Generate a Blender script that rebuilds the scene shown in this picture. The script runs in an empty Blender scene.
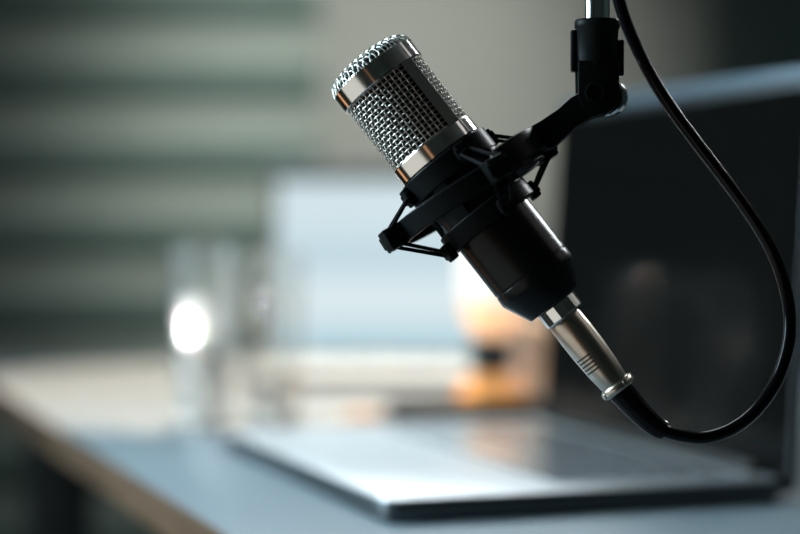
import bpy, bmesh, math, random
from math import sin, cos, pi, radians, sqrt
from mathutils import Vector, Matrix
random.seed(4)
S = bpy.context.scene
C = S.collection

# ------------------------------------------------------------------ helpers
F, YH, CX, CY = 1833.0, 226.0, 400.0, 267.0      # camera calibration (pixels)
TABLE_Z, CAM_H = 0.75, 0.168
CAM = Vector((0, 0, TABLE_Z + CAM_H))
PITCH = math.atan((CY - YH) / F)
FWD = Vector((0, cos(PITCH), -sin(PITCH)))
UP = Vector((0, sin(PITCH), cos(PITCH)))

def at(px, py, d):                       # photo pixel + distance along the view -> place in the room
    return CAM + d * (FWD + (px - CX) / F * Vector((1, 0, 0)) + (CY - py) / F * UP)

def on_table(px, py):
    r = FWD + (px - CX) / F * Vector((1, 0, 0)) + (CY - py) / F * UP
    return CAM + r * (CAM_H / -r.z)

def srgb(r, g, b):
    f = lambda c: (c / 255 / 12.92) if c / 255 <= .04045 else ((c / 255 + .055) / 1.055) ** 2.4
    return (f(r), f(g), f(b), 1)

def mat(name, col, rough=.5, metal=0, emit=None, strength=0, trans=0, ior=1.45, coat=0, spec=.5,
        noise=0, nscale=30, bump=0, bscale=200):
    m = bpy.data.materials.new(name); m.use_nodes = True
    nt = m.node_tree; b = nt.nodes['Principled BSDF']
    b.inputs['Base Color'].default_value = col
    b.inputs['Roughness'].default_value = rough
    b.inputs['Metallic'].default_value = metal
    b.inputs['IOR'].default_value = ior
    b.inputs['Transmission Weight'].default_value = trans
    b.inputs['Coat Weight'].default_value = coat
    b.inputs['Specular IOR Level'].default_value = spec
    if emit:
        b.inputs['Emission Color'].default_value = emit
        b.inputs['Emission Strength'].default_value = strength
    if noise or bump:
        tc = nt.nodes.new('ShaderNodeTexCoord')
        n = nt.nodes.new('ShaderNodeTexNoise'); n.inputs['Scale'].default_value = nscale
        n.inputs['Detail'].default_value = 6
        nt.links.new(tc.outputs['Object'], n.inputs['Vector'])
        if noise:
            mx = nt.nodes.new('ShaderNodeMixRGB')
            mx.inputs[1].default_value = [c * (1 - noise) for c in col[:3]] + [1]
            mx.inputs[2].default_value = [min(1, c * (1 + noise)) for c in col[:3]] + [1]
            nt.links.new(n.outputs['Fac'], mx.inputs[0])
            nt.links.new(mx.outputs[0], b.inputs['Base Color'])
        if bump:
            n2 = nt.nodes.new('ShaderNodeTexNoise'); n2.inputs['Scale'].default_value = bscale
            nt.links.new(tc.outputs['Object'], n2.inputs['Vector'])
            bp = nt.nodes.new('ShaderNodeBump'); bp.inputs['Strength'].default_value = bump
            bp.inputs['Distance'].default_value = .001
            nt.links.new(n2.outputs['Fac'], bp.inputs['Height'])
            nt.links.new(bp.outputs['Normal'], b.inputs['Normal'])
    return m

def obj(name, bm, m, parent=None, smooth=True, angle=35):
    bmesh.ops.recalc_face_normals(bm, faces=bm.faces)
    me = bpy.data.meshes.new(name); bm.to_mesh(me); bm.free()
    o = bpy.data.objects.new(name, me); C.objects.link(o)
    me.materials.append(m)
    if smooth:
        me.polygons.foreach_set('use_smooth', [True] * len(me.polygons))
        me.set_sharp_from_angle(angle=radians(angle))
    if parent: o.parent = parent
    return o

def tag(o, label, cat, group=None):
    o['label'] = label; o['category'] = cat
    if group: o['group'] = group
    return o

def thing(name, label, cat, mw, group=None):
    o = bpy.data.objects.new(name, None); C.objects.link(o)
    o.empty_display_size = .02
    o.matrix_world = mw if isinstance(mw, Matrix) else Matrix.Translation(mw)
    return tag(o, label, cat, group)

def struct(name, bm, m):
    o = obj(name, bm, m, smooth=False); o['kind'] = 'structure'; return o

def add_lathe(bm, prof, n=64, closed=False, a0=0, a1=2 * pi):
    full = abs(a1 - a0 - 2 * pi) < 1e-6
    k = n if full else n + 1
    rings = []
    for r, z in prof:
        if r < 1e-9: rings.append([bm.verts.new((0, 0, z))])
        else: rings.append([bm.verts.new((r * cos(a0 + (a1 - a0) * i / n), r * sin(a0 + (a1 - a0) * i / n), z)) for i in range(k)])
    pairs = list(zip(rings, rings[1:])) + ([(rings[-1], rings[0])] if closed else [])
    for A, B in pairs:
        for i in range(n):
            j = (i + 1) % k
            if len(A) == 1 and len(B) == 1: continue
            if len(A) == 1: bm.faces.new((A[0], B[i], B[j]))
            elif len(B) == 1: bm.faces.new((A[i], B[0], A[j]))
            else: bm.faces.new((A[i], B[i], B[j], A[j]))
    if closed and not full:
        bm.faces.new([r[0] for r in rings]); bm.faces.new([r[-1] for r in rings])
    return bm

def lathe(prof, n=64, **k): return add_lathe(bmesh.new(), prof, n, **k)

def add_tube(bm, pts, rad, seg=8, closed=False, caps=True):
    pts = [Vector(p) for p in pts]; N = len(pts)
    rad = rad if isinstance(rad, (list, tuple)) else [rad] * N
    tan = []
    for i in range(N):
        a = pts[(i - 1) % N] if (closed or i > 0) else pts[i]
        b = pts[(i + 1) % N] if (closed or i < N - 1) else pts[i]
        tan.append((b - a).normalized())
    t = tan[0]
    nrm = t.orthogonal().normalized()
    rings = []
    for i in range(N):
        if i:
            q = tan[i - 1].rotation_difference(tan[i]); nrm = (q @ nrm).normalized()
        bn = tan[i].cross(nrm)
        rings.append([bm.verts.new(pts[i] + rad[i] * (cos(2 * pi * s / seg) * nrm + sin(2 * pi * s / seg) * bn)) for s in range(seg)])
    for i in range(N if closed else N - 1):
        A, B = rings[i], rings[(i + 1) % N]
        for s in range(seg):
            bm.faces.new((A[s], A[(s + 1) % seg], B[(s + 1) % seg], B[s]))
    if caps and not closed:
        bm.faces.new(rings[0]); bm.faces.new(rings[-1])
    return bm

def tube(*a, **k): return add_tube(bmesh.new(), *a, **k)

def add_box(bm, c, size, rot=None, bev=0, seg=2):
    t = bmesh.new()
    bmesh.ops.create_cube(t, size=1)
    for v in t.verts: v.co = Vector((v.co.x * size[0], v.co.y * size[1], v.co.z * size[2]))
    if bev: bmesh.ops.bevel(t, geom=t.edges[:], offset=bev, segments=seg, affect='EDGES', profile=.5)
    mt = Matrix.Translation(c) @ (rot.to_4x4() if rot else Matrix())
    mp = {v: bm.verts.new(mt @ v.co) for v in t.verts}
    for f in t.faces: bm.faces.new([mp[v] for v in f.verts])
    t.free(); return bm

def box(*a, **k): return add_box(bmesh.new(), *a, **k)

def add_prism(bm, poly, lo, hi, axis='y', bev=0):
    t = bmesh.new()
    mk = {'y': lambda p, h: (p[0], h, p[1]), 'z': lambda p, h: (p[0], p[1], h), 'x': lambda p, h: (h, p[0], p[1])}[axis]
    A = [t.verts.new(mk(p, lo)) for p in poly]; B = [t.verts.new(mk(p, hi)) for p in poly]
    t.faces.new(A); t.faces.new(B)
    n = len(poly)
    for i in range(n): t.faces.new((A[i], A[(i + 1) % n], B[(i + 1) % n], B[i]))
    bmesh.ops.recalc_face_normals(t, faces=t.faces)
    if bev:
        es = [e for e in t.edges if len(e.link_faces) == 2 and e.calc_face_angle(0) > radians(50)]
        bmesh.ops.bevel(t, geom=es, offset=bev, segments=2, affect='EDGES', profile=.5)
    mp = {v: bm.verts.new(v.co) for v in t.verts}
    for f in t.faces: bm.faces.new([mp[v] for v in f.verts])
    t.free(); return bm

def prism(*a, **k): return add_prism(bmesh.new(), *a, **k)

def round_rect(w, h, r, n=5):
    out = []
    for cx, cy, a in ((w / 2 - r, h / 2 - r, 0), (-w / 2 + r, h / 2 - r, 90), (-w / 2 + r, -h / 2 + r, 180), (w / 2 - r, -h / 2 + r, 270)):
        for i in range(n + 1):
            t = radians(a + 90 * i / n); out.append((cx + r * cos(t), cy + r * sin(t)))
    return out

def catmull(P, k=10):
    P = [Vector(p) for p in P]; out = []
    for i in range(len(P) - 1):
        p0 = P[max(i - 1, 0)]; p1 = P[i]; p2 = P[i + 1]; p3 = P[min(i + 2, len(P) - 1)]
        for j in range(k):
            t = j / k
            out.append(.5 * ((2 * p1) + (p2 - p0) * t + (2 * p0 - 5 * p1 + 4 * p2 - p3) * t * t + (3 * p1 - p0 - 3 * p2 + p3) * t ** 3))
    out.append(P[-1]); return out

# ------------------------------------------------------------------ materials
M_chrome = mat('chrome', (.78, .76, .73, 1), .13, 1)
M_wire = mat('silver_wire', (.62, .60, .55, 1), .38, 1)
M_liner = mat('dark_liner', (.012, .013, .012, 1), .6, 0)
M_strut = mat('dark_chrome', (.27, .26, .24, 1), .20, 1)
M_body = mat('black_paint', (.006, .007, .0075, 1), .25, 0, ior=1.25, bump=.05, bscale=2500)
M_plastic = mat('black_plastic', (.0075, .0090, .0094, 1), .33, 0, ior=1.11, bump=.04, bscale=1800)
M_elastic = mat('black_elastic', (.004, .004, .005, 1), .7, ior=1.15)
M_nickel = mat('satin_nickel', (.50, .44, .37, 1), .30, 1, noise=.12, nscale=300)
M_groove = mat('dark_groove', (.02, .02, .02, 1), .5)
M_rubber = mat('black_rubber', (.004, .004, .005, 1), .20, ior=1.22)
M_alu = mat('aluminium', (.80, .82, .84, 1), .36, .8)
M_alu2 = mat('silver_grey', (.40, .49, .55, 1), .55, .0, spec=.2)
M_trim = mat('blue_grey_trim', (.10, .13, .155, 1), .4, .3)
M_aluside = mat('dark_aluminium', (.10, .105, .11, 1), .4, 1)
M_key = mat('silver_keys', (.74, .75, .77, 1), .17, .85)
M_glassblack = mat('screen_off', (.0035, .0035, .0033, 1), .12, 0, spec=.25)
M_wood_base = mat('amber_base_glow', (.80, .36, .10, 1), .35, noise=.2, nscale=25, emit=(1, .38, .10, 1), strength=.36)  # emission added to brighten the lamp base and its reflection
M_neck = mat('amber_neck', (.70, .36, .16, 1), .5, emit=(1, .60, .36, 1), strength=.85)  # glow added so the neck mirrors orange in the laptop deck
M_cream = mat('cream_paint', (.74, .63, .52, 1), .5)
M_steel = mat('polished_steel', (.70, .71, .72, 1), .14, 1)
M_dark = mat('black_metal', (.012, .013, .013, 1), .5)
M_glass = mat('clear_glass', (.97, .98, .97, 1), .02, 0, trans=.94, ior=1.45)
M_water = mat('clear_water', (1, 1, 1, 1), .08, 0, trans=.80, ior=1.33)

def wood_mat():
    m = mat('brown_wood', (.30, .17, .10, 1), .30)
    nt = m.node_tree; b = nt.nodes['Principled BSDF']
    tc = nt.nodes.new('ShaderNodeTexCoord'); mp = nt.nodes.new('ShaderNodeMapping')
    mp.inputs['Scale'].default_value = (22, 1.6, 22)
    n = nt.nodes.new('ShaderNodeTexNoise'); n.inputs['Scale'].default_value = 4; n.inputs['Detail'].default_value = 8
    n.inputs['Distortion'].default_value = .6
    r = nt.nodes.new('ShaderNodeValToRGB')
    r.color_ramp.elements[0].position = .3; r.color_ramp.elements[0].color = (.07, .042, .027, 1)
    r.color_ramp.elements[1].position = .72; r.color_ramp.elements[1].color = (.12, .076, .048, 1)
    L = nt.links
    L.new(tc.outputs['Object'], mp.inputs[0]); L.new(mp.outputs[0], n.inputs['Vector'])
    L.new(n.outputs['Fac'], r.inputs[0]); L.new(r.outputs[0], b.inputs['Base Color'])
    return m
M_wood = wood_mat()
M_lam = mat('grey_laminate', (.185, .225, .25, 1), .32, noise=.06, nscale=14)

def blind_mat():
    m = mat('banded_fabric', (.2, .2, .2, 1), .85)
    nt = m.node_tree; b = nt.nodes['Principled BSDF']; L = nt.links
    tc = nt.nodes.new('ShaderNodeTexCoord'); sp = nt.nodes.new('ShaderNodeSeparateXYZ')
    L.new(tc.outputs['Object'], sp.inputs[0])
    ma = nt.nodes.new('ShaderNodeMath'); ma.operation = 'MULTIPLY'; ma.inputs[1].default_value = 1 / BAND
    L.new(sp.outputs['Z'], ma.inputs[0])
    fr = nt.nodes.new('ShaderNodeMath'); fr.operation = 'FRACT'; L.new(ma.outputs[0], fr.inputs[0])
    r = nt.nodes.new('ShaderNodeValToRGB'); cr = r.color_ramp
    cr.elements[0].position = 0; cr.elements[0].color = (.105, .158, .142, 1)
    cr.elements[1].position = .56; cr.elements[1].color = (.37, .43, .39, 1)
    cr.interpolation = 'CONSTANT'
    L.new(fr.outputs[0], r.inputs[0]); L.new(r.outputs[0], b.inputs['Base Color'])
    return m
BAND = 78 / F * 3.4

# ------------------------------------------------------------------ the room
M_wall = mat('grey_green_wall', (.075, .105, .096, 1), .8, noise=.08, nscale=3)
M_floor = mat('dark_floor', (.012, .024, .022, 1), .55, noise=.15, nscale=5)
M_ceil = mat('ceiling_paint', (.30, .32, .32, 1), .9)
X0, X1, Y0, Y1, ZC = -2.4, 2.4, -2.0, 3.5, 2.6
struct('floor', box(((X0 + X1) / 2, (Y0 + Y1) / 2, -.05), (X1 - X0 + .4, Y1 - Y0 + .4, .1)), M_floor)
struct('ceiling', box(((X0 + X1) / 2, (Y0 + Y1) / 2, ZC + .05), (X1 - X0 + .4, Y1 - Y0 + .4, .1)), M_ceil)
struct('wall_back', box(((X0 + X1) / 2, Y1 + .05, ZC / 2), (X1 - X0 + .4, .1, ZC)), mat('pale_plaster', (.27, .285, .265, 1), .85, noise=.06, nscale=4))
struct('door_1', box((1.10, Y1 - .02, 1.05), (1.02, .05, 2.1), bev=.004), M_wall)
struct('wall_left', box((X0 - .05, (Y0 + Y1) / 2, ZC / 2), (.1, Y1 - Y0, ZC)), M_wall)
struct('wall_right', box((X1 + .05, (Y0 + Y1) / 2, ZC / 2), (.1, Y1 - Y0, ZC)), M_wall)
struct('wall_front', box(((X0 + X1) / 2, Y0 - .05, ZC / 2), (X1 - X0 + .4, .1, ZC)), M_wall)

# banded blind on the back wall
bz0 = CAM.z + (YH - 104) / F * 3.4          # a lower edge of a pale band in the photo
BL_X0, BL_X1 = -2.2, -.15
bl = thing('window_blind', 'wide grey-green blind with pale horizontal bands on the back wall', 'blind', Vector(((BL_X0 + BL_X1) / 2, 3.44, bz0)))
M_blind = blind_mat()
bm = bmesh.new()
# fabric in shallow horizontal folds, one per band
nz0, nz1 = -7, 6
prev = None
for k in range(nz0 * 8, nz1 * 8 + 1):
    z = k / 8 * BAND
    y = -.012 * sin(2 * pi * k / 8)
    row = [bm.verts.new((x, y, z)) for x in (BL_X0 - (BL_X0 + BL_X1) / 2, 0, BL_X1 - (BL_X0 + BL_X1) / 2)]
    if prev:
        for i in range(2): bm.faces.new((prev[i], prev[i + 1], row[i + 1], row[i]))
    prev = row
o = obj('blind_fabric', bm, M_blind, bl, angle=80)
sm = o.modifiers.new('thick', 'SOLIDIFY'); sm.thickness = .004
obj('head_rail', box((0, 0, nz1 * BAND + .03), (BL_X1 - BL_X0 + .02, .07, .06), bev=.006), M_wall, bl)
obj('bottom_rail', box((0, 0, nz0 * BAND - .012), (BL_X1 - BL_X0, .03, .026), bev=.006), M_wall, bl)

# ------------------------------------------------------------------ table
YAW = .345
A = Vector((cos(YAW), sin(YAW), 0)); B = Vector((-sin(YAW), cos(YAW), 0))
E0 = on_table(218, 532)
tb = thing('table', 'long pale-topped table with a brown wooden edge, carrying both laptops and the glasses', 'table',
           Matrix.Translation((E0.x, E0.y, 0)) @ Matrix.Rotation(YAW, 4, 'Z'))
TL0, TL1, TW = -.40, 1.30, .95
obj('tabletop', box((TW / 2, (TL0 + TL1) / 2, TABLE_Z - .0125), (TW - .006, TL1 - TL0 - .006, .025), bev=.001), M_lam, tb)['label'] = 'pale blue-grey laminate top'
for ex in (.0015, TW - .0015):
    obj('edge_band', box((ex, (TL0 + TL1) / 2, TABLE_Z - .0126), (.003, TL1 - TL0, .0252), bev=.001), M_wood, tb)['label'] = 'brown wood edge'
for ey in (TL0 + .0015, TL1 - .0015):
    obj('edge_band', box((TW / 2, ey, TABLE_Z - .0126), (TW - .006, .003, .0252), bev=.001), M_wood, tb)['label'] = 'brown wood edge'
for bx in (.10, TW - .10):
    for by in (.26, TL1 - .15):
        obj('leg', box((bx, by, (TABLE_Z - .065) / 2), (.07, .06, TABLE_Z - .065), bev=.004), M_dark, tb)
for by in (.26, TL1 - .15):
    obj('crossbar', box((TW / 2, by, TABLE_Z - .045), (TW - .16, .05, .04), bev=.003), M_dark, tb)

# ------------------------------------------------------------------ laptops
# local frame: x = front edge -> hinge, y = along the hinge, z = up; origin at the middle of the hinge foot
def make_laptop(name, label, mw, L, D, LH, T, tilt, screen_mat, bezel_mat, rim_mat, M_alu=M_alu, M_key=M_key):
    r = thing(name, label, 'laptop', mw)
    bm = bmesh.new(); add_prism(bm, [(p[0] - D / 2, p[1]) for p in round_rect(D, L, .012)], .0012, T - .0012, 'z', bev=.0012)
    for sx in (-D + .02, -.02):
        for sy in (-L / 2 + .03, L / 2 - .03):
            add_box(bm, (sx, sy, .0015), (.012, .012, .003))
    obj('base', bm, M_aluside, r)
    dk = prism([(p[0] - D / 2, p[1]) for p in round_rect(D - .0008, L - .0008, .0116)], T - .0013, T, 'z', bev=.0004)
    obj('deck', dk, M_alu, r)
    kb = bmesh.new()
    kd, kl = D * .44, L * .84
    add_box(kb, (-D * .10 - kd / 2, 0, T + .0002), (kd, kl, .0006))
    rows = 6; ry = kd / rows
    for i in range(rows):
        n = 14 if i else 13
        xs = -D * .10 - (i + .5) * ry if True else 0
        if i == rows - 1: ws = [1, 1, 1, 1.25, 5, 1.25, 1, 1, 1]
        else: ws = [1] * n
        tot = sum(ws); y = kl / 2
        for w in ws:
            wy = kl * w / tot
            add_box(kb, (xs, y - wy / 2, T + .0010), (ry * .84, wy - ry * .16, .0012), bev=.0003, seg=1)
            y -= wy
    obj('keyboard', kb, M_key, r, smooth=False)
    tp = prism([(p[0] - D + .05, p[1]) for p in round_rect(.072, .115, .004)], T - .0001, T + .0003, 'z')
    obj('trackpad', tp, M_alu, r, smooth=False)
    obj('hinge', tube([(-.004, -L * .42, T + .002), (-.004, L * .42, T + .002)], .0045, 12), M_dark, r)
    lid = obj('lid', prism(round_rect(L, LH, .012), -.0035, .0035, 'x', bev=.0014), rim_mat, r)
    lid.matrix_local = Matrix.Translation((.0048, 0, T - .010)) @ Matrix.Rotation(tilt, 4, 'Y') @ Matrix.Translation((0, 0, LH / 2))
    bz = obj('bezel', prism(round_rect(L - .004, LH - .016, .010), -.0042, -.0030, 'x'), bezel_mat, lid, smooth=False)
    bz.location = (0, 0, -.006)
    sc = obj('screen', prism(round_rect(L - .018, LH - .036, .002), -.0046, -.0036, 'x'), screen_mat, lid, smooth=False)
    sc.location = (0, 0, -.002)
    tt = obj('top_trim', prism(round_rect(L - .002, .009, .004), -.0044, .0037, 'x', bev=.001), M_trim, lid)
    tt.location = (0, 0, LH / 2 - .0042); tt['label'] = 'blue-grey strip along the top edge'
    return r

LYAW = .3369
lp = Vector((-.0111, 1.0305, TABLE_Z)) + Vector((cos(LYAW), sin(LYAW), 0)) * .258 + Vector((-sin(LYAW), cos(LYAW), 0)) * .1790
make_laptop('laptop', 'open silver laptop with a dark blank screen behind the microphone', Matrix.Translation(lp) @ Matrix.Rotation(LYAW, 4, 'Z'),
            .371, .258, .262, .0145, radians(3.5), M_glassblack, M_glassblack, M_dark)

def screen_on():
    m = mat('screen_glow', (.01, .01, .01, 1), .5, spec=.15)
    nt = m.node_tree; b = nt.nodes['Principled BSDF']; L = nt.links
    tc = nt.nodes.new('ShaderNodeTexCoord'); sp = nt.nodes.new('ShaderNodeSeparateXYZ')
    L.new(tc.outputs['Generated'], sp.inputs[0])
    r = nt.nodes.new('ShaderNodeValToRGB'); cr = r.color_ramp
    E = cr.elements; E[0].position = 0; E[0].color = srgb(165, 203, 217)
    E[1].position = 1; E[1].color = srgb(203, 224, 231)
    for p, c in ((.10, srgb(186, 215, 226)), (.24, srgb(218, 234, 238)), (.42, srgb(217, 234, 239)), (.52, srgb(190, 215, 226)), (.62, srgb(198, 220, 229)), (.85, srgb(213, 231, 237))):
        e = E.new(p); e.color = c
    L.new(sp.outputs['Z'], r.inputs[0]); L.new(r.outputs[0], b.inputs['Emission Color'])
    b.inputs['Emission Strength'].default_value = .97
    return m
l2 = on_table(383, 372)
make_laptop('laptop', 'open laptop glowing pale blue at the far end of the table', Matrix.Translation(l2) @ Matrix.Rotation(radians(86), 4, 'Z'),
            .266, .20, .236, .014, radians(4), screen_on(), mat('grey_bezel', (.09, .10, .10, 1), .4), M_dark, M_alu2, mat('grey_keys', (.34, .42, .47, 1), .8, spec=.05))

# ------------------------------------------------------------------ glasses
def make_glass(label, px, py, r, h, fill, liquid, lname):
    p = on_table(px, py)
    g = thing('drinking_glass', label, 'glass', p, 'tall drinking glasses behind the laptop')
    t = .0022
    prof = [(0, 0), (r * .82, 0), (r * .88, .002), (r, h - .001), (r - t * .5, h), (r - t, h - .001), (r * .88 - t, .010), (0, .009)]
    obj('tumbler', lathe(prof, 64), M_glass, g)
    rr = lambda z: (r * .88 - t) + (r - r * .88) * (z / h) - .0003
    obj(lname, lathe([(0, .0102), (rr(.011), .0102), (rr(fill), fill), (0, fill)], 64), liquid, g)
    return g
make_glass('tall clear water glass with a bright round glint', 203, 427, .0255, .152, .062, M_water, 'water')
make_glass('tall clear water glass standing between the glinting glass and the glowing laptop', 274, 421, .0260, .146, .045, M_water, 'water')

# ------------------------------------------------------------------ small lamp, clock, case, pencil
u = 1.74 / F
p = on_table(491, 403)
lm = thing('table_lamp', 'small lamp with glowing white shade, black collar and amber base brightened by an added glow', 'lamp', p)
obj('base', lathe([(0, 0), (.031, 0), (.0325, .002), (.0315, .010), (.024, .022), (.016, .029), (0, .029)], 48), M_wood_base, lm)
obj('collar', lathe([(0, .029), (.0185, .029), (.020, .031), (.020, .061), (.0185, .063), (0, .063)], 40), M_dark, lm)
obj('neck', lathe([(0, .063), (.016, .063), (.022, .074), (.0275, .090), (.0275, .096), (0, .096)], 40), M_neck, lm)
obj('lamp_shade', lathe([(0, .0965), (.026, .0965), (.0295, .099), (.030, .106), (.030, .135), (.028, .143), (.020, .147), (0, .148)], 48),
    mat('lit_shade', (.3, .28, .26, 1), .6, emit=(1, .92, .84, 1), strength=1.0, spec=.1), lm)

p = on_table(527, 398) ; p.z = TABLE_Z
ck = thing('table_clock', 'round cream table clock standing beside the small lamp', 'clock', Matrix.Translation(p) @ Matrix.Rotation(radians(-4), 4, 'Z'))
rot = Matrix.Translation((0, 0, .041)) @ Matrix.Rotation(radians(90), 4, 'X')
def rlathe(prof, n=48):
    b = lathe(prof, n); b.transform(rot); return b
obj('case', rlathe([(0, -.014), (.034, -.014), (.0375, -.010), (.0375, .010), (.036, .013), (.034, .0135), (.0335, .010), (0, .010)]), M_cream, ck)
obj('dial', rlathe([(0, .0101), (.0332, .0101), (.0332, .0108), (0, .0108)]), mat('dial', (.70, .60, .50, 1), .5), ck)
hb = bmesh.new(); add_box(hb, (0, -.0120, .050), (.0022, .001, .020)); add_box(hb, (.006, -.0120, .0385), (.016, .001, .002), rot=Matrix.Rotation(radians(20), 3, 'Y'))
obj('hand', hb, M_dark, ck, smooth=False)
for sx in (-.018, .018):
    obj('foot', lathe([(0, 0), (.005, 0), (.004, .010), (0, .010)], 16), M_cream, ck).location = (sx, 0, 0)

a = on_table(394, 422.5); b = on_table(549, 419)
d = (b - a); ang = math.atan2(d.y, d.x)
cs = thing('pencil_case', 'slim black case lying on the table in front of the lamp', 'case',
           Matrix.Translation((a + b) / 2 + Vector((-sin(ang) * .02, cos(ang) * .02, 0))) @ Matrix.Rotation(ang, 4, 'Z'))
obj('body', box((0, 0, .008), (d.length, .034, .016), bev=.003), M_plastic, cs)
obj('lid_seam', box((0, 0, .0100), (d.length + .0004, .0344, .0008)), M_groove, cs, smooth=False)
obj('clasp', box((0, -.0174, .006), (.012, .001, .005)), M_strut, cs, smooth=False)
a = on_table(338, 420); b = on_table(386, 419); d = b - a; ang = math.atan2(d.y, d.x)
pc = thing('pencil', 'short ochre pencil lying beside the slim black case', 'pencil', Matrix.Translation((a + b) / 2 + Vector((0, 0, .0038))) @ Matrix.Rotation(ang, 4, 'Z'))
hl = d.length / 2
obj('shaft', tube([(-hl + .010, 0, 0), (hl - .006, 0, 0)], .0037, 6), mat('ochre', (.50, .27, .09, 1), .4), pc)
obj('tip', tube([(-hl, 0, 0), (-hl + .010, 0, 0)], [.0005, .0037], 6), mat('pale_wood', (.7, .5, .3, 1), .6), pc)
obj('eraser', tube([(hl - .006, 0, 0), (hl, 0, 0)], .0036, 10), M_dark, pc)

# ------------------------------------------------------------------ microphone (local unit: 1 px of the photo at DM)
DM = .82
U = DM / F
TAU = radians(4.5)
AX = Vector((-.613, 0, .790)).normalized()
axis = (AX * cos(TAU) + Vector((0, 1, 0)) * sin(TAU)).normalized()
nx = Vector((.790, 0, .613)).normalized()
yx = axis.cross(nx).normalized(); nx = yx.cross(axis).normalized()
O = at(372 + .613 * 159, 68 + .790 * 159, DM)
MIC = Matrix((( nx.x * U, yx.x * U, axis.x * U, O.x), (nx.y * U, yx.y * U, axis.y * U, O.y), (nx.z * U, yx.z * U, axis.z * U, O.z), (0, 0, 0, 1)))
# parts carry real metres: local frame rotated only
ROT = Matrix.Translation(O) @ Matrix((nx, yx, axis)).transposed().to_4x4()
def P(t): return (159 - t)                 # distance from the top band -> local z
def sc(bm):
    bmesh.ops.scale(bm, vec=(U, U, U), verts=bm.verts); return bm
def prf(L): return [(r, P(t)) for r, t in L]

mic = thing('microphone', 'silver and black studio microphone hanging head-up in the black shock mount', 'microphone', ROT)
obj('body', sc(lathe(prf([(0, 113), (42.5, 113), (43, 115), (43, 257), (42.2, 258), (42.2, 259), (43.2, 260), (43.4, 269), (42.6, 271.5), (31, 296.5), (29.5, 298), (0, 298)]), 96)), M_body, mic, angle=25)
obj('lower_band', sc(lathe(prf([(44, 96.5), (46.4, 96.5), (47.2, 97.5), (47.2, 113), (46.4, 114), (42, 114)]), 96)), M_chrome, mic, angle=25)['label'] = 'polished chrome band under the mesh'
obj('upper_band', sc(lathe(prf([(43, -.5), (47.3, -.5), (48, .5), (48, 18.5), (47.2, 19.5), (43, 19.5)]), 96)), M_chrome, mic, angle=25)['label'] = 'polished chrome band round the top'
for c in (307.5, 127.5):
    st = lathe(prf([(44.5, 19), (48.6, 19), (48.6, 97), (44.5, 97)]), 1, closed=True, a0=radians(c - 8.5), a1=radians(c + 8.5))
    obj('strut', sc(st), M_strut, mic, angle=25)
obj('inner_screen', sc(lathe(prf([(41.0, 97), (41.0, 2), (41, -5), (34, -9), (0, -10.5)]), 64)), M_liner, mic)
# woven side mesh
gb = bmesh.new()
NW, T0, T1, RW, WR, AMP = 52, 18, 98, 45.0, .72, .95
NH = 16; dz = (T1 - T0) / NH
for i in range(NW):
    a = 2 * pi * (i + .5) / NW; pts = []
    for k in range(NH * 2 + 1):
        t = T0 + dz * k / 2
        off = AMP * (1 if (i % 2) else -1) * sin(pi * k / 2 + pi / 2 * 0) if k % 2 else 0
        r = RW + off
        pts.append((r * cos(a), r * sin(a), P(t)))
    # crossings sit on odd k; alternate over / under along the wire
    pts = []
    for k in range(NH * 2 + 1):
        t = T0 + dz * k / 2
        j = (k - 1) // 2
        off = AMP * (1 if (i + j) % 2 else -1) if k % 2 else 0
        pts.append(((RW + off) * cos(a), (RW + off) * sin(a), P(t)))
    add_tube(gb, pts, WR, 6, caps=False)
for j in range(NH):
    t = T0 + dz * (j + .5); pts = []
    for k in range(NW * 2):
        a = 2 * pi * (k / 2) / NW
        i = (k - 1) // 2
        off = -AMP * (1 if (i + j) % 2 else -1) if k % 2 else 0
        pts.append(((RW + off) * cos(a), (RW + off) * sin(a), P(t)))
    add_tube(gb, pts, WR, 6, closed=True)
obj('mesh_grille', sc(gb), M_wire, mic, angle=80)
# woven dome
db = bmesh.new(); R, H, pz = 48.2, 14.5, 5.0
def dome(x, y):
    q = min(1, sqrt(x * x + y * y) / R); return H * sqrt(max(0, 1 - q ** 4.5)) - 1.0
n = int(R / pz)
for s in (0, 1):
    for i in range(-n, n + 1):
        c0 = (i + 0.0) * pz; half = sqrt(max(0, R * R - c0 * c0))
        kk = int(half / pz * 2) ; pts = [(-half)]
        pts += [k * pz / 2 for k in range(-kk, kk + 1)] + [half]
        v = []
        for w in pts:
            k = round(w / (pz / 2)); off = 0
            if abs(w - k * pz / 2) < 1e-6 and k % 2 == 0:
                off = AMP * (1 if (i + k // 2 + s) % 2 else -1)
            x, y = (c0, w) if s == 0 else (w, c0)
            v.append((x, y, P(0) + dome(x, y) + off))
        v2 = [v[0]]
        for q in v[1:]:
            if (Vector(q) - Vector(v2[-1])).length > .6: v2.append(q)
        if len(v2) > 2: add_tube(db, v2, WR, 6)
sd = sc(db); sd.transform(Matrix.Rotation(radians(35), 4, 'Z'))
obj('dome_grille', sd, M_wire, mic, angle=80)

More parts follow.
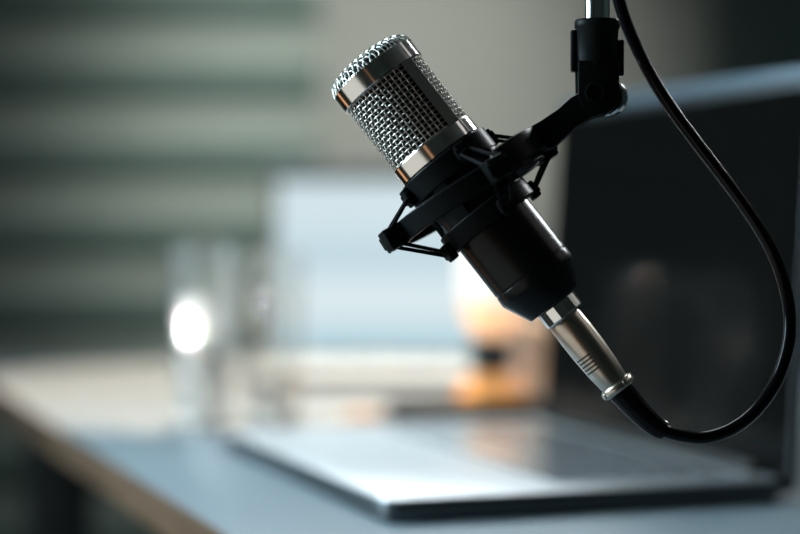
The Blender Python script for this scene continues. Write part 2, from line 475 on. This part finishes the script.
# ------------------------------------------------------------------ shock mount
sm = thing('shock_mount', 'black spider shock mount ring with elastic cords gripping the microphone', 'shock mount', ROT)
def band(r0, r1, t0, t1, bv=1.2):
    return lathe(prf([(r0, t0 + bv), (r0 + bv, t0), (r1 - bv, t0), (r1, t0 + bv), (r1, t1 - bv), (r1 - bv, t1), (r0 + bv, t1), (r0, t1 - bv)]), 96, closed=True)
RT = Matrix.Translation((0, 0, P(0) * 0)) @ Matrix.Rotation(radians(6), 4, 'Y')
ringb = band(75, 83, 148, 169); 
ringb.transform(Matrix.Translation((0, 0, P(158))) @ RT @ Matrix.Translation((0, 0, -P(158))))
obj('outer_ring', sc(ringb), M_plastic, sm, angle=40)
RM = Matrix.Translation((0, 0, P(158))) @ RT @ Matrix.Translation((0, 0, -P(158)))
obj('upper_clamp_ring', sc(band(47.4, 51.5, 115, 138)), M_plastic, sm, angle=40)
obj('lower_clamp_ring', sc(band(43.8, 52, 178, 198)), M_plastic, sm, angle=40)
HK = [200, 290, 20, 110]
for h in HK:
    a = radians(h)
    Rz = Matrix.Rotation(a, 3, 'Z')
    def hook(r0, r1, t0, t1, w, name, M=None):
        bm = bmesh.new()
        add_box(bm, Rz @ Vector(((r0 + r1) / 2, 0, P((t0 + t1) / 2))), (r1 - r0, w, t1 - t0), rot=Rz, bev=1.6)
        add_box(bm, Rz @ Vector((r1 - 2.5, 0, P((t0 + t1) / 2))), (6.5, w + 5, (t1 - t0) * .62), rot=Rz, bev=1.6)
        if M: bm.transform(M)
        obj(name, sc(bm), M_plastic, sm, angle=30)
    hook(82.5, 103, 148, 170, 20, 'outer_hook', RM)
    hook(50.5, 58, 117, 136, 13, 'upper_hook')
    hook(51, 60, 185, 203, 13, 'lower_hook')
    cb = bmesh.new()
    for s in (-1, 1):
        up = [RM @ (Rz @ Vector((92, s * 9, P(150)))), Rz @ Vector((58.5, s * 6, P(128)))]
        lo = [RM @ (Rz @ Vector((92, s * 9, P(168)))), Rz @ Vector((60, s * 6, P(193)))]
        add_tube(cb, up, 2.0, 8); add_tube(cb, lo, 2.0, 8)
    # the cord loops round the hooks
    add_tube(cb, [Rz @ Vector(q) for q in ((58.5, -6, P(128)), (60, 0, P(127)), (58.5, 6, P(128)))], 2.0, 8)
    add_tube(cb, [Rz @ Vector(q) for q in ((60, -6, P(193)), (61.5, 0, P(194)), (60, 6, P(193)))], 2.0, 8)
    obj('elastic_cord', sc(cb), M_elastic, sm)
for h in (245, 335, 65, 155):
    a0, a1 = radians(h - 9), radians(h + 9)
    obj('cage_strut', sc(lathe(prf([(46.5, 134), (50.5, 134), (51, 182), (46.5, 182)]), 6, closed=True, a0=a0, a1=a1)), M_plastic, sm, angle=30)
# arm: from the outer ring to the knuckle
def knuckle_arm():
    ang = [(159 + 19 * cos(t), P(162) + 19 * sin(t)) for t in [radians(130 - 26 * i) for i in range(11)]]
    poly = [(84, P(144)), (100, P(146)), (121, P(147.5)), (137, P(146))] + ang + [(143, P(175)), (123, P(173)), (94, P(175)), (84, P(171))]
    b = prism(poly, -15, 9, 'y', bev=1.8)
    # yoke hugging the front of the outer ring
    add_lathe(b, prf([(83.5, 146), (84.5, 145), (90, 145), (91, 146), (91, 169), (90, 170), (84.5, 170), (83.5, 169)]), 24, closed=True, a0=radians(-62), a1=radians(12))
    return b
obj('arm', sc(knuckle_arm()), M_plastic, sm, angle=30)
ab = bmesh.new()
add_prism(ab, [(60 + 24, P(150)), (125, P(157)), (125, P(165)), (84, P(171))], -9.5, 9.5, 'y', bev=1.5)
obj('arm_rib', sc(ab), M_plastic, sm, angle=30)

# ------------------------------------------------------------------ pole and swivel clamp
K = at(597, 96, DM)
Z0 = K.z
pole = thing('boom_pole', 'polished steel pole with a black swivel clamp carrying the shock mount', 'microphone pole', Matrix.Translation(K))
obj('pole', lathe([(0, 74 * U), (12.4 * U, 74 * U), (12.4 * U, ZC - Z0), (0, ZC - Z0)], 48), M_steel, pole)['label'] = 'polished steel tube'
def vz(py): return (96 - py) * U
obj('socket', lathe([(12.5 * U, vz(20)), (21.5 * U, vz(20)), (22.6 * U, vz(22)), (22.6 * U, vz(28)), (21.2 * U, vz(30)), (20.6 * U, vz(56)), (19.5 * U, vz(70)), (0, vz(72))], 56), M_plastic, pole)
for s, hh in ((-1, 0), (1, 1)):
    poly = [(-20.5 * U, vz(62)), (20.5 * U, vz(62)), (20 * U, vz(97))] + [((20 * cos(t)) * U, (-20 * sin(t)) * U + 0) for t in [radians(15 + 15 * i) for i in range(11)]] + [(-20 * U, vz(97))]
    obj('fork_cheek', prism(poly, (s * 14 - 5) * U, (s * 14 + 5) * U, 'y', bev=1.5 * U), M_plastic, pole, angle=30)
sl = bmesh.new()
add_box(sl, (-23 * U, 3 * U, vz(51)), (6 * U, 14 * U, 42 * U), bev=1.5 * U)
obj('side_tab', sl, M_plastic, pole)
sl = bmesh.new()
add_box(sl, (23.5 * U, 3 * U, vz(58)), (6 * U, 16 * U, 36 * U), bev=1.5 * U)
obj('side_tab', sl, M_plastic, pole)
ry = Matrix.Rotation(radians(90), 4, 'X')     # lathe axis -> towards the camera
bb = lathe([(0, 0), (6, 0), (6.5, 1), (7, 1), (7.5, 3), (9, 3.4), (10.2, 2.6), (10.5, -2), (0, -2)], 40)
bb.transform(Matrix.Translation((-4, -19.5, 2)) @ ry); 
obj('bolt', sc(bb), M_plastic, pole)
kb = lathe([(0, -6), (18, -7), (20, -5), (20, 5), (18, 7), (0, 6)], 48)
kb.transform(Matrix.Translation((13.5, 28, 1)) @ Matrix.Rotation(radians(-25), 4, 'Z') @ ry)
obj('knob', sc(kb), M_steel, pole, angle=30)['label'] = 'bright steel thumb knob'

# ------------------------------------------------------------------ cable with its connector
cb = thing('microphone_cable', 'black cable with a nickel connector plugged into the microphone, looping up beside the pole', 'cable', ROT)
obj('collar', sc(lathe(prf([(0, 298.3), (21, 298.3), (21.6, 299.5), (21.6, 313), (20.8, 314.5), (0, 314.5)]), 14)), M_chrome, cb, smooth=False)['label'] = 'bright faceted chrome collar'
XO = -2.2
def shift(bm):
    bmesh.ops.translate(bm, vec=(XO, 0, 0), verts=bm.verts); return bm
obj('connector_shell', sc(shift(lathe(prf([(0, 314.6), (16.2, 314.6), (17.0, 316), (17.6, 319), (18.2, 335), (17.9, 355), (16.6, 378), (14.8, 394), (13.6, 398), (0, 398)]), 72))), M_nickel, cb, angle=40)
gr = bmesh.new()
for i in range(5):
    t = 357.5 + i * 4.0; rr = 18.05 - (t - 350) * .055
    add_lathe(gr, prf([(rr - 1, t - .9), (rr + .25, t - .9), (rr + .25, t + .9), (rr - 1, t + .9)]), 10, closed=True, a0=radians(200), a1=radians(262))
obj('grip_ridge', sc(shift(gr)), M_groove, cb, smooth=False)['label'] = 'five dark grip lines'
rg = bmesh.new()
add_lathe(rg, prf([(12 + 4.6 * (1 + cos(q)) * .62, 401 + 4.8 * sin(q)) for q in [2 * pi * i / 14 for i in range(14)]]), 56, closed=True)
for a in (8, 40, 200, 300):
    add_lathe_b = lathe([(0, 0), (3.2, 0), (3.6, 1), (3.2, 3), (1.2, 3.4), (0, 2.2)], 14)
    add_lathe_b.transform(Matrix.Translation((15.5 * cos(radians(a)), 15.5 * sin(radians(a)), P(401))) @ Matrix.Rotation(radians(a), 4, 'Z') @ Matrix.Rotation(radians(90), 4, 'Y'))
    tm = bpy.data.meshes.new('tmp'); add_lathe_b.to_mesh(tm); add_lathe_b.free(); rg.from_mesh(tm); bpy.data.meshes.remove(tm)
obj('clamp_ring', sc(shift(rg)), M_nickel, cb, angle=40)
end = ROT @ Vector((XO * U, 0, P(398) * U))
inv = ROT.inverted()
de = (end - CAM).dot(FWD)
pth = [(619.5, 391, 0), (633, 407, 0), (648, 421, .0), (664, 430.5, .001), (684, 436, .002), (706, 437.5, .004), (731, 429.5, .006), (755, 411.5, .008), (775, 384, .010), (786.5, 353, .012),
       (790, 324, .014), (786.5, 293, .015), (775, 258, .016), (757, 225, .017), (732, 189, .018), (700, 147, .019), (672, 109, .019), (650, 74, .019), (632.5, 38, .019), (621, 8, .018), (613.5, -25, .016), (610, -70, .014), (610, -130, .013), (612, -220, .013), (612, -420, .013)]
pts = [inv @ at(x, y, de + d) for x, y, d in pth]
cm = catmull(pts, 8)
obj('cord', tube(cm, 6.4 * U, 16), M_rubber, cb, angle=80)
boot = [inv @ at(x, y, de + d) for x, y, d in [(614, 383, 0), (622.5, 392.5, 0), (634, 405.5, 0), (646.5, 418, 0), (657, 427, .0005), (663.5, 430, .001)]]
bcm = catmull(boot, 6)
obj('strain_relief', tube(bcm, [(14.6 - 4.6 * i / (len(bcm) - 1)) * U for i in range(len(bcm))], 24), M_rubber, cb, angle=60)

# ------------------------------------------------------------------ light
W = bpy.data.worlds.new('World'); S.world = W; W.use_nodes = True
W.node_tree.nodes['Background'].inputs[0].default_value = (.02, .03, .032, 1)
W.node_tree.nodes['Background'].inputs[1].default_value = 1

def area(name, loc, target, size, power, col, spread=180):
    d = bpy.data.lights.new(name, 'AREA'); d.shape = 'RECTANGLE'; d.size, d.size_y = size
    d.energy = power; d.color = col; d.spread = radians(spread)
    o = bpy.data.objects.new(name, d); C.objects.link(o)
    o.location = loc; o.rotation_euler = (Vector(target) - Vector(loc)).to_track_quat('-Z', 'Y').to_euler()
    return o
def spot(name, loc, target, power, col, ang, blend, rad=.03):
    d = bpy.data.lights.new(name, 'SPOT'); d.energy = power; d.color = col; d.spot_size = radians(ang); d.spot_blend = blend; d.shadow_soft_size = rad
    o = bpy.data.objects.new(name, d); C.objects.link(o)
    o.location = loc; o.rotation_euler = (Vector(target) - Vector(loc)).to_track_quat('-Z', 'Y').to_euler()
    return o
area('cool_left_fill', (-1.0, 1.05, 1.2), (.0, 1.1, .75), (.8, .6), 16, (.64, .88, 1), 120)  # unseen cool fill added from the left; there is no window here
area('floor_fill', (-.95, .30, .22), (.02, .82, .95), (1.9, .9), 4.0, (1, 1, .93))  # unseen panel added low on the left to reflect in the chrome
area('high_back_fill', (-.2, 3.0, 2.45), (-.05, 1.2, .75), (1.6, .5), 15, (.88, .97, 1), 140)  # unseen fill panel added high at the back, no real fixture
area('rim_light', (1.16, 2.3, 1.85), (.05, .82, .93), (.35, .35), 15, (.92, .98, 1))  # unseen area light added for highlights along the right edges
area('side_light', (1.14, 1.0, 1.80), (.02, .82, .95), (.5, .5), .65, (1, .97, .92))  # unseen fill added to brighten the right side of the chrome bands
area('warm_strip_fill', (-.39, -.26, .64), (.02, .82, .95), (.10, .7), .12, (1, .50, .25))  # unseen strip added for a copper reflection in the chrome
area('warm_strip_fill', (-.60, 1.31, .45), (.02, .82, .95), (.14, .5), .20, (1, .50, .25))  # second added strip, warms the left edge of the chrome
spot('desk_spot', (-.1, 1.95, 2.5), (-.07, 1.89, .75), 500, (1, .71, .49), 28, .12)
spot('wall_spot', (.12, 1.6, 2.3), (-.05, 3.45, 1.13), 250, (1, .985, .92), 33, 1.0, .2)
spot('glass_spot', (-1.78, .3, .640), (-.170, 1.505, .840), 2200, (1, .97, .94), 1.2, .4, .006)  # unseen narrow spot added to put the glint on the glass

# ------------------------------------------------------------------ camera
cd = bpy.data.cameras.new('Camera'); cam = bpy.data.objects.new('Camera', cd); C.objects.link(cam)
cam.location = CAM; cam.rotation_euler = (pi / 2 - PITCH, 0, 0)
cd.sensor_width = 36; cd.lens = F / 800 * 36
cd.clip_start = .05; cd.clip_end = 50
cd.dof.use_dof = True; cd.dof.focus_distance = DM - .004
cd.dof.aperture_fstop = cd.lens / 29.0
cd.dof.aperture_blades = 0
S.camera = cam
S.view_settings.view_transform = 'Standard'; S.view_settings.look = 'None'
S.view_settings.exposure = 0; S.view_settings.gamma = 1; S.view_settings.use_curve_mapping = False
try:
    S.cycles.use_denoising = True
    S.cycles.denoiser = 'OPENIMAGEDENOISE'
    S.cycles.caustics_refractive = True
    S.cycles.sample_clamp_indirect = 0
    S.cycles.max_bounces = 10; S.cycles.transmission_bounces = 10; S.cycles.transparent_max_bounces = 8
except Exception: pass
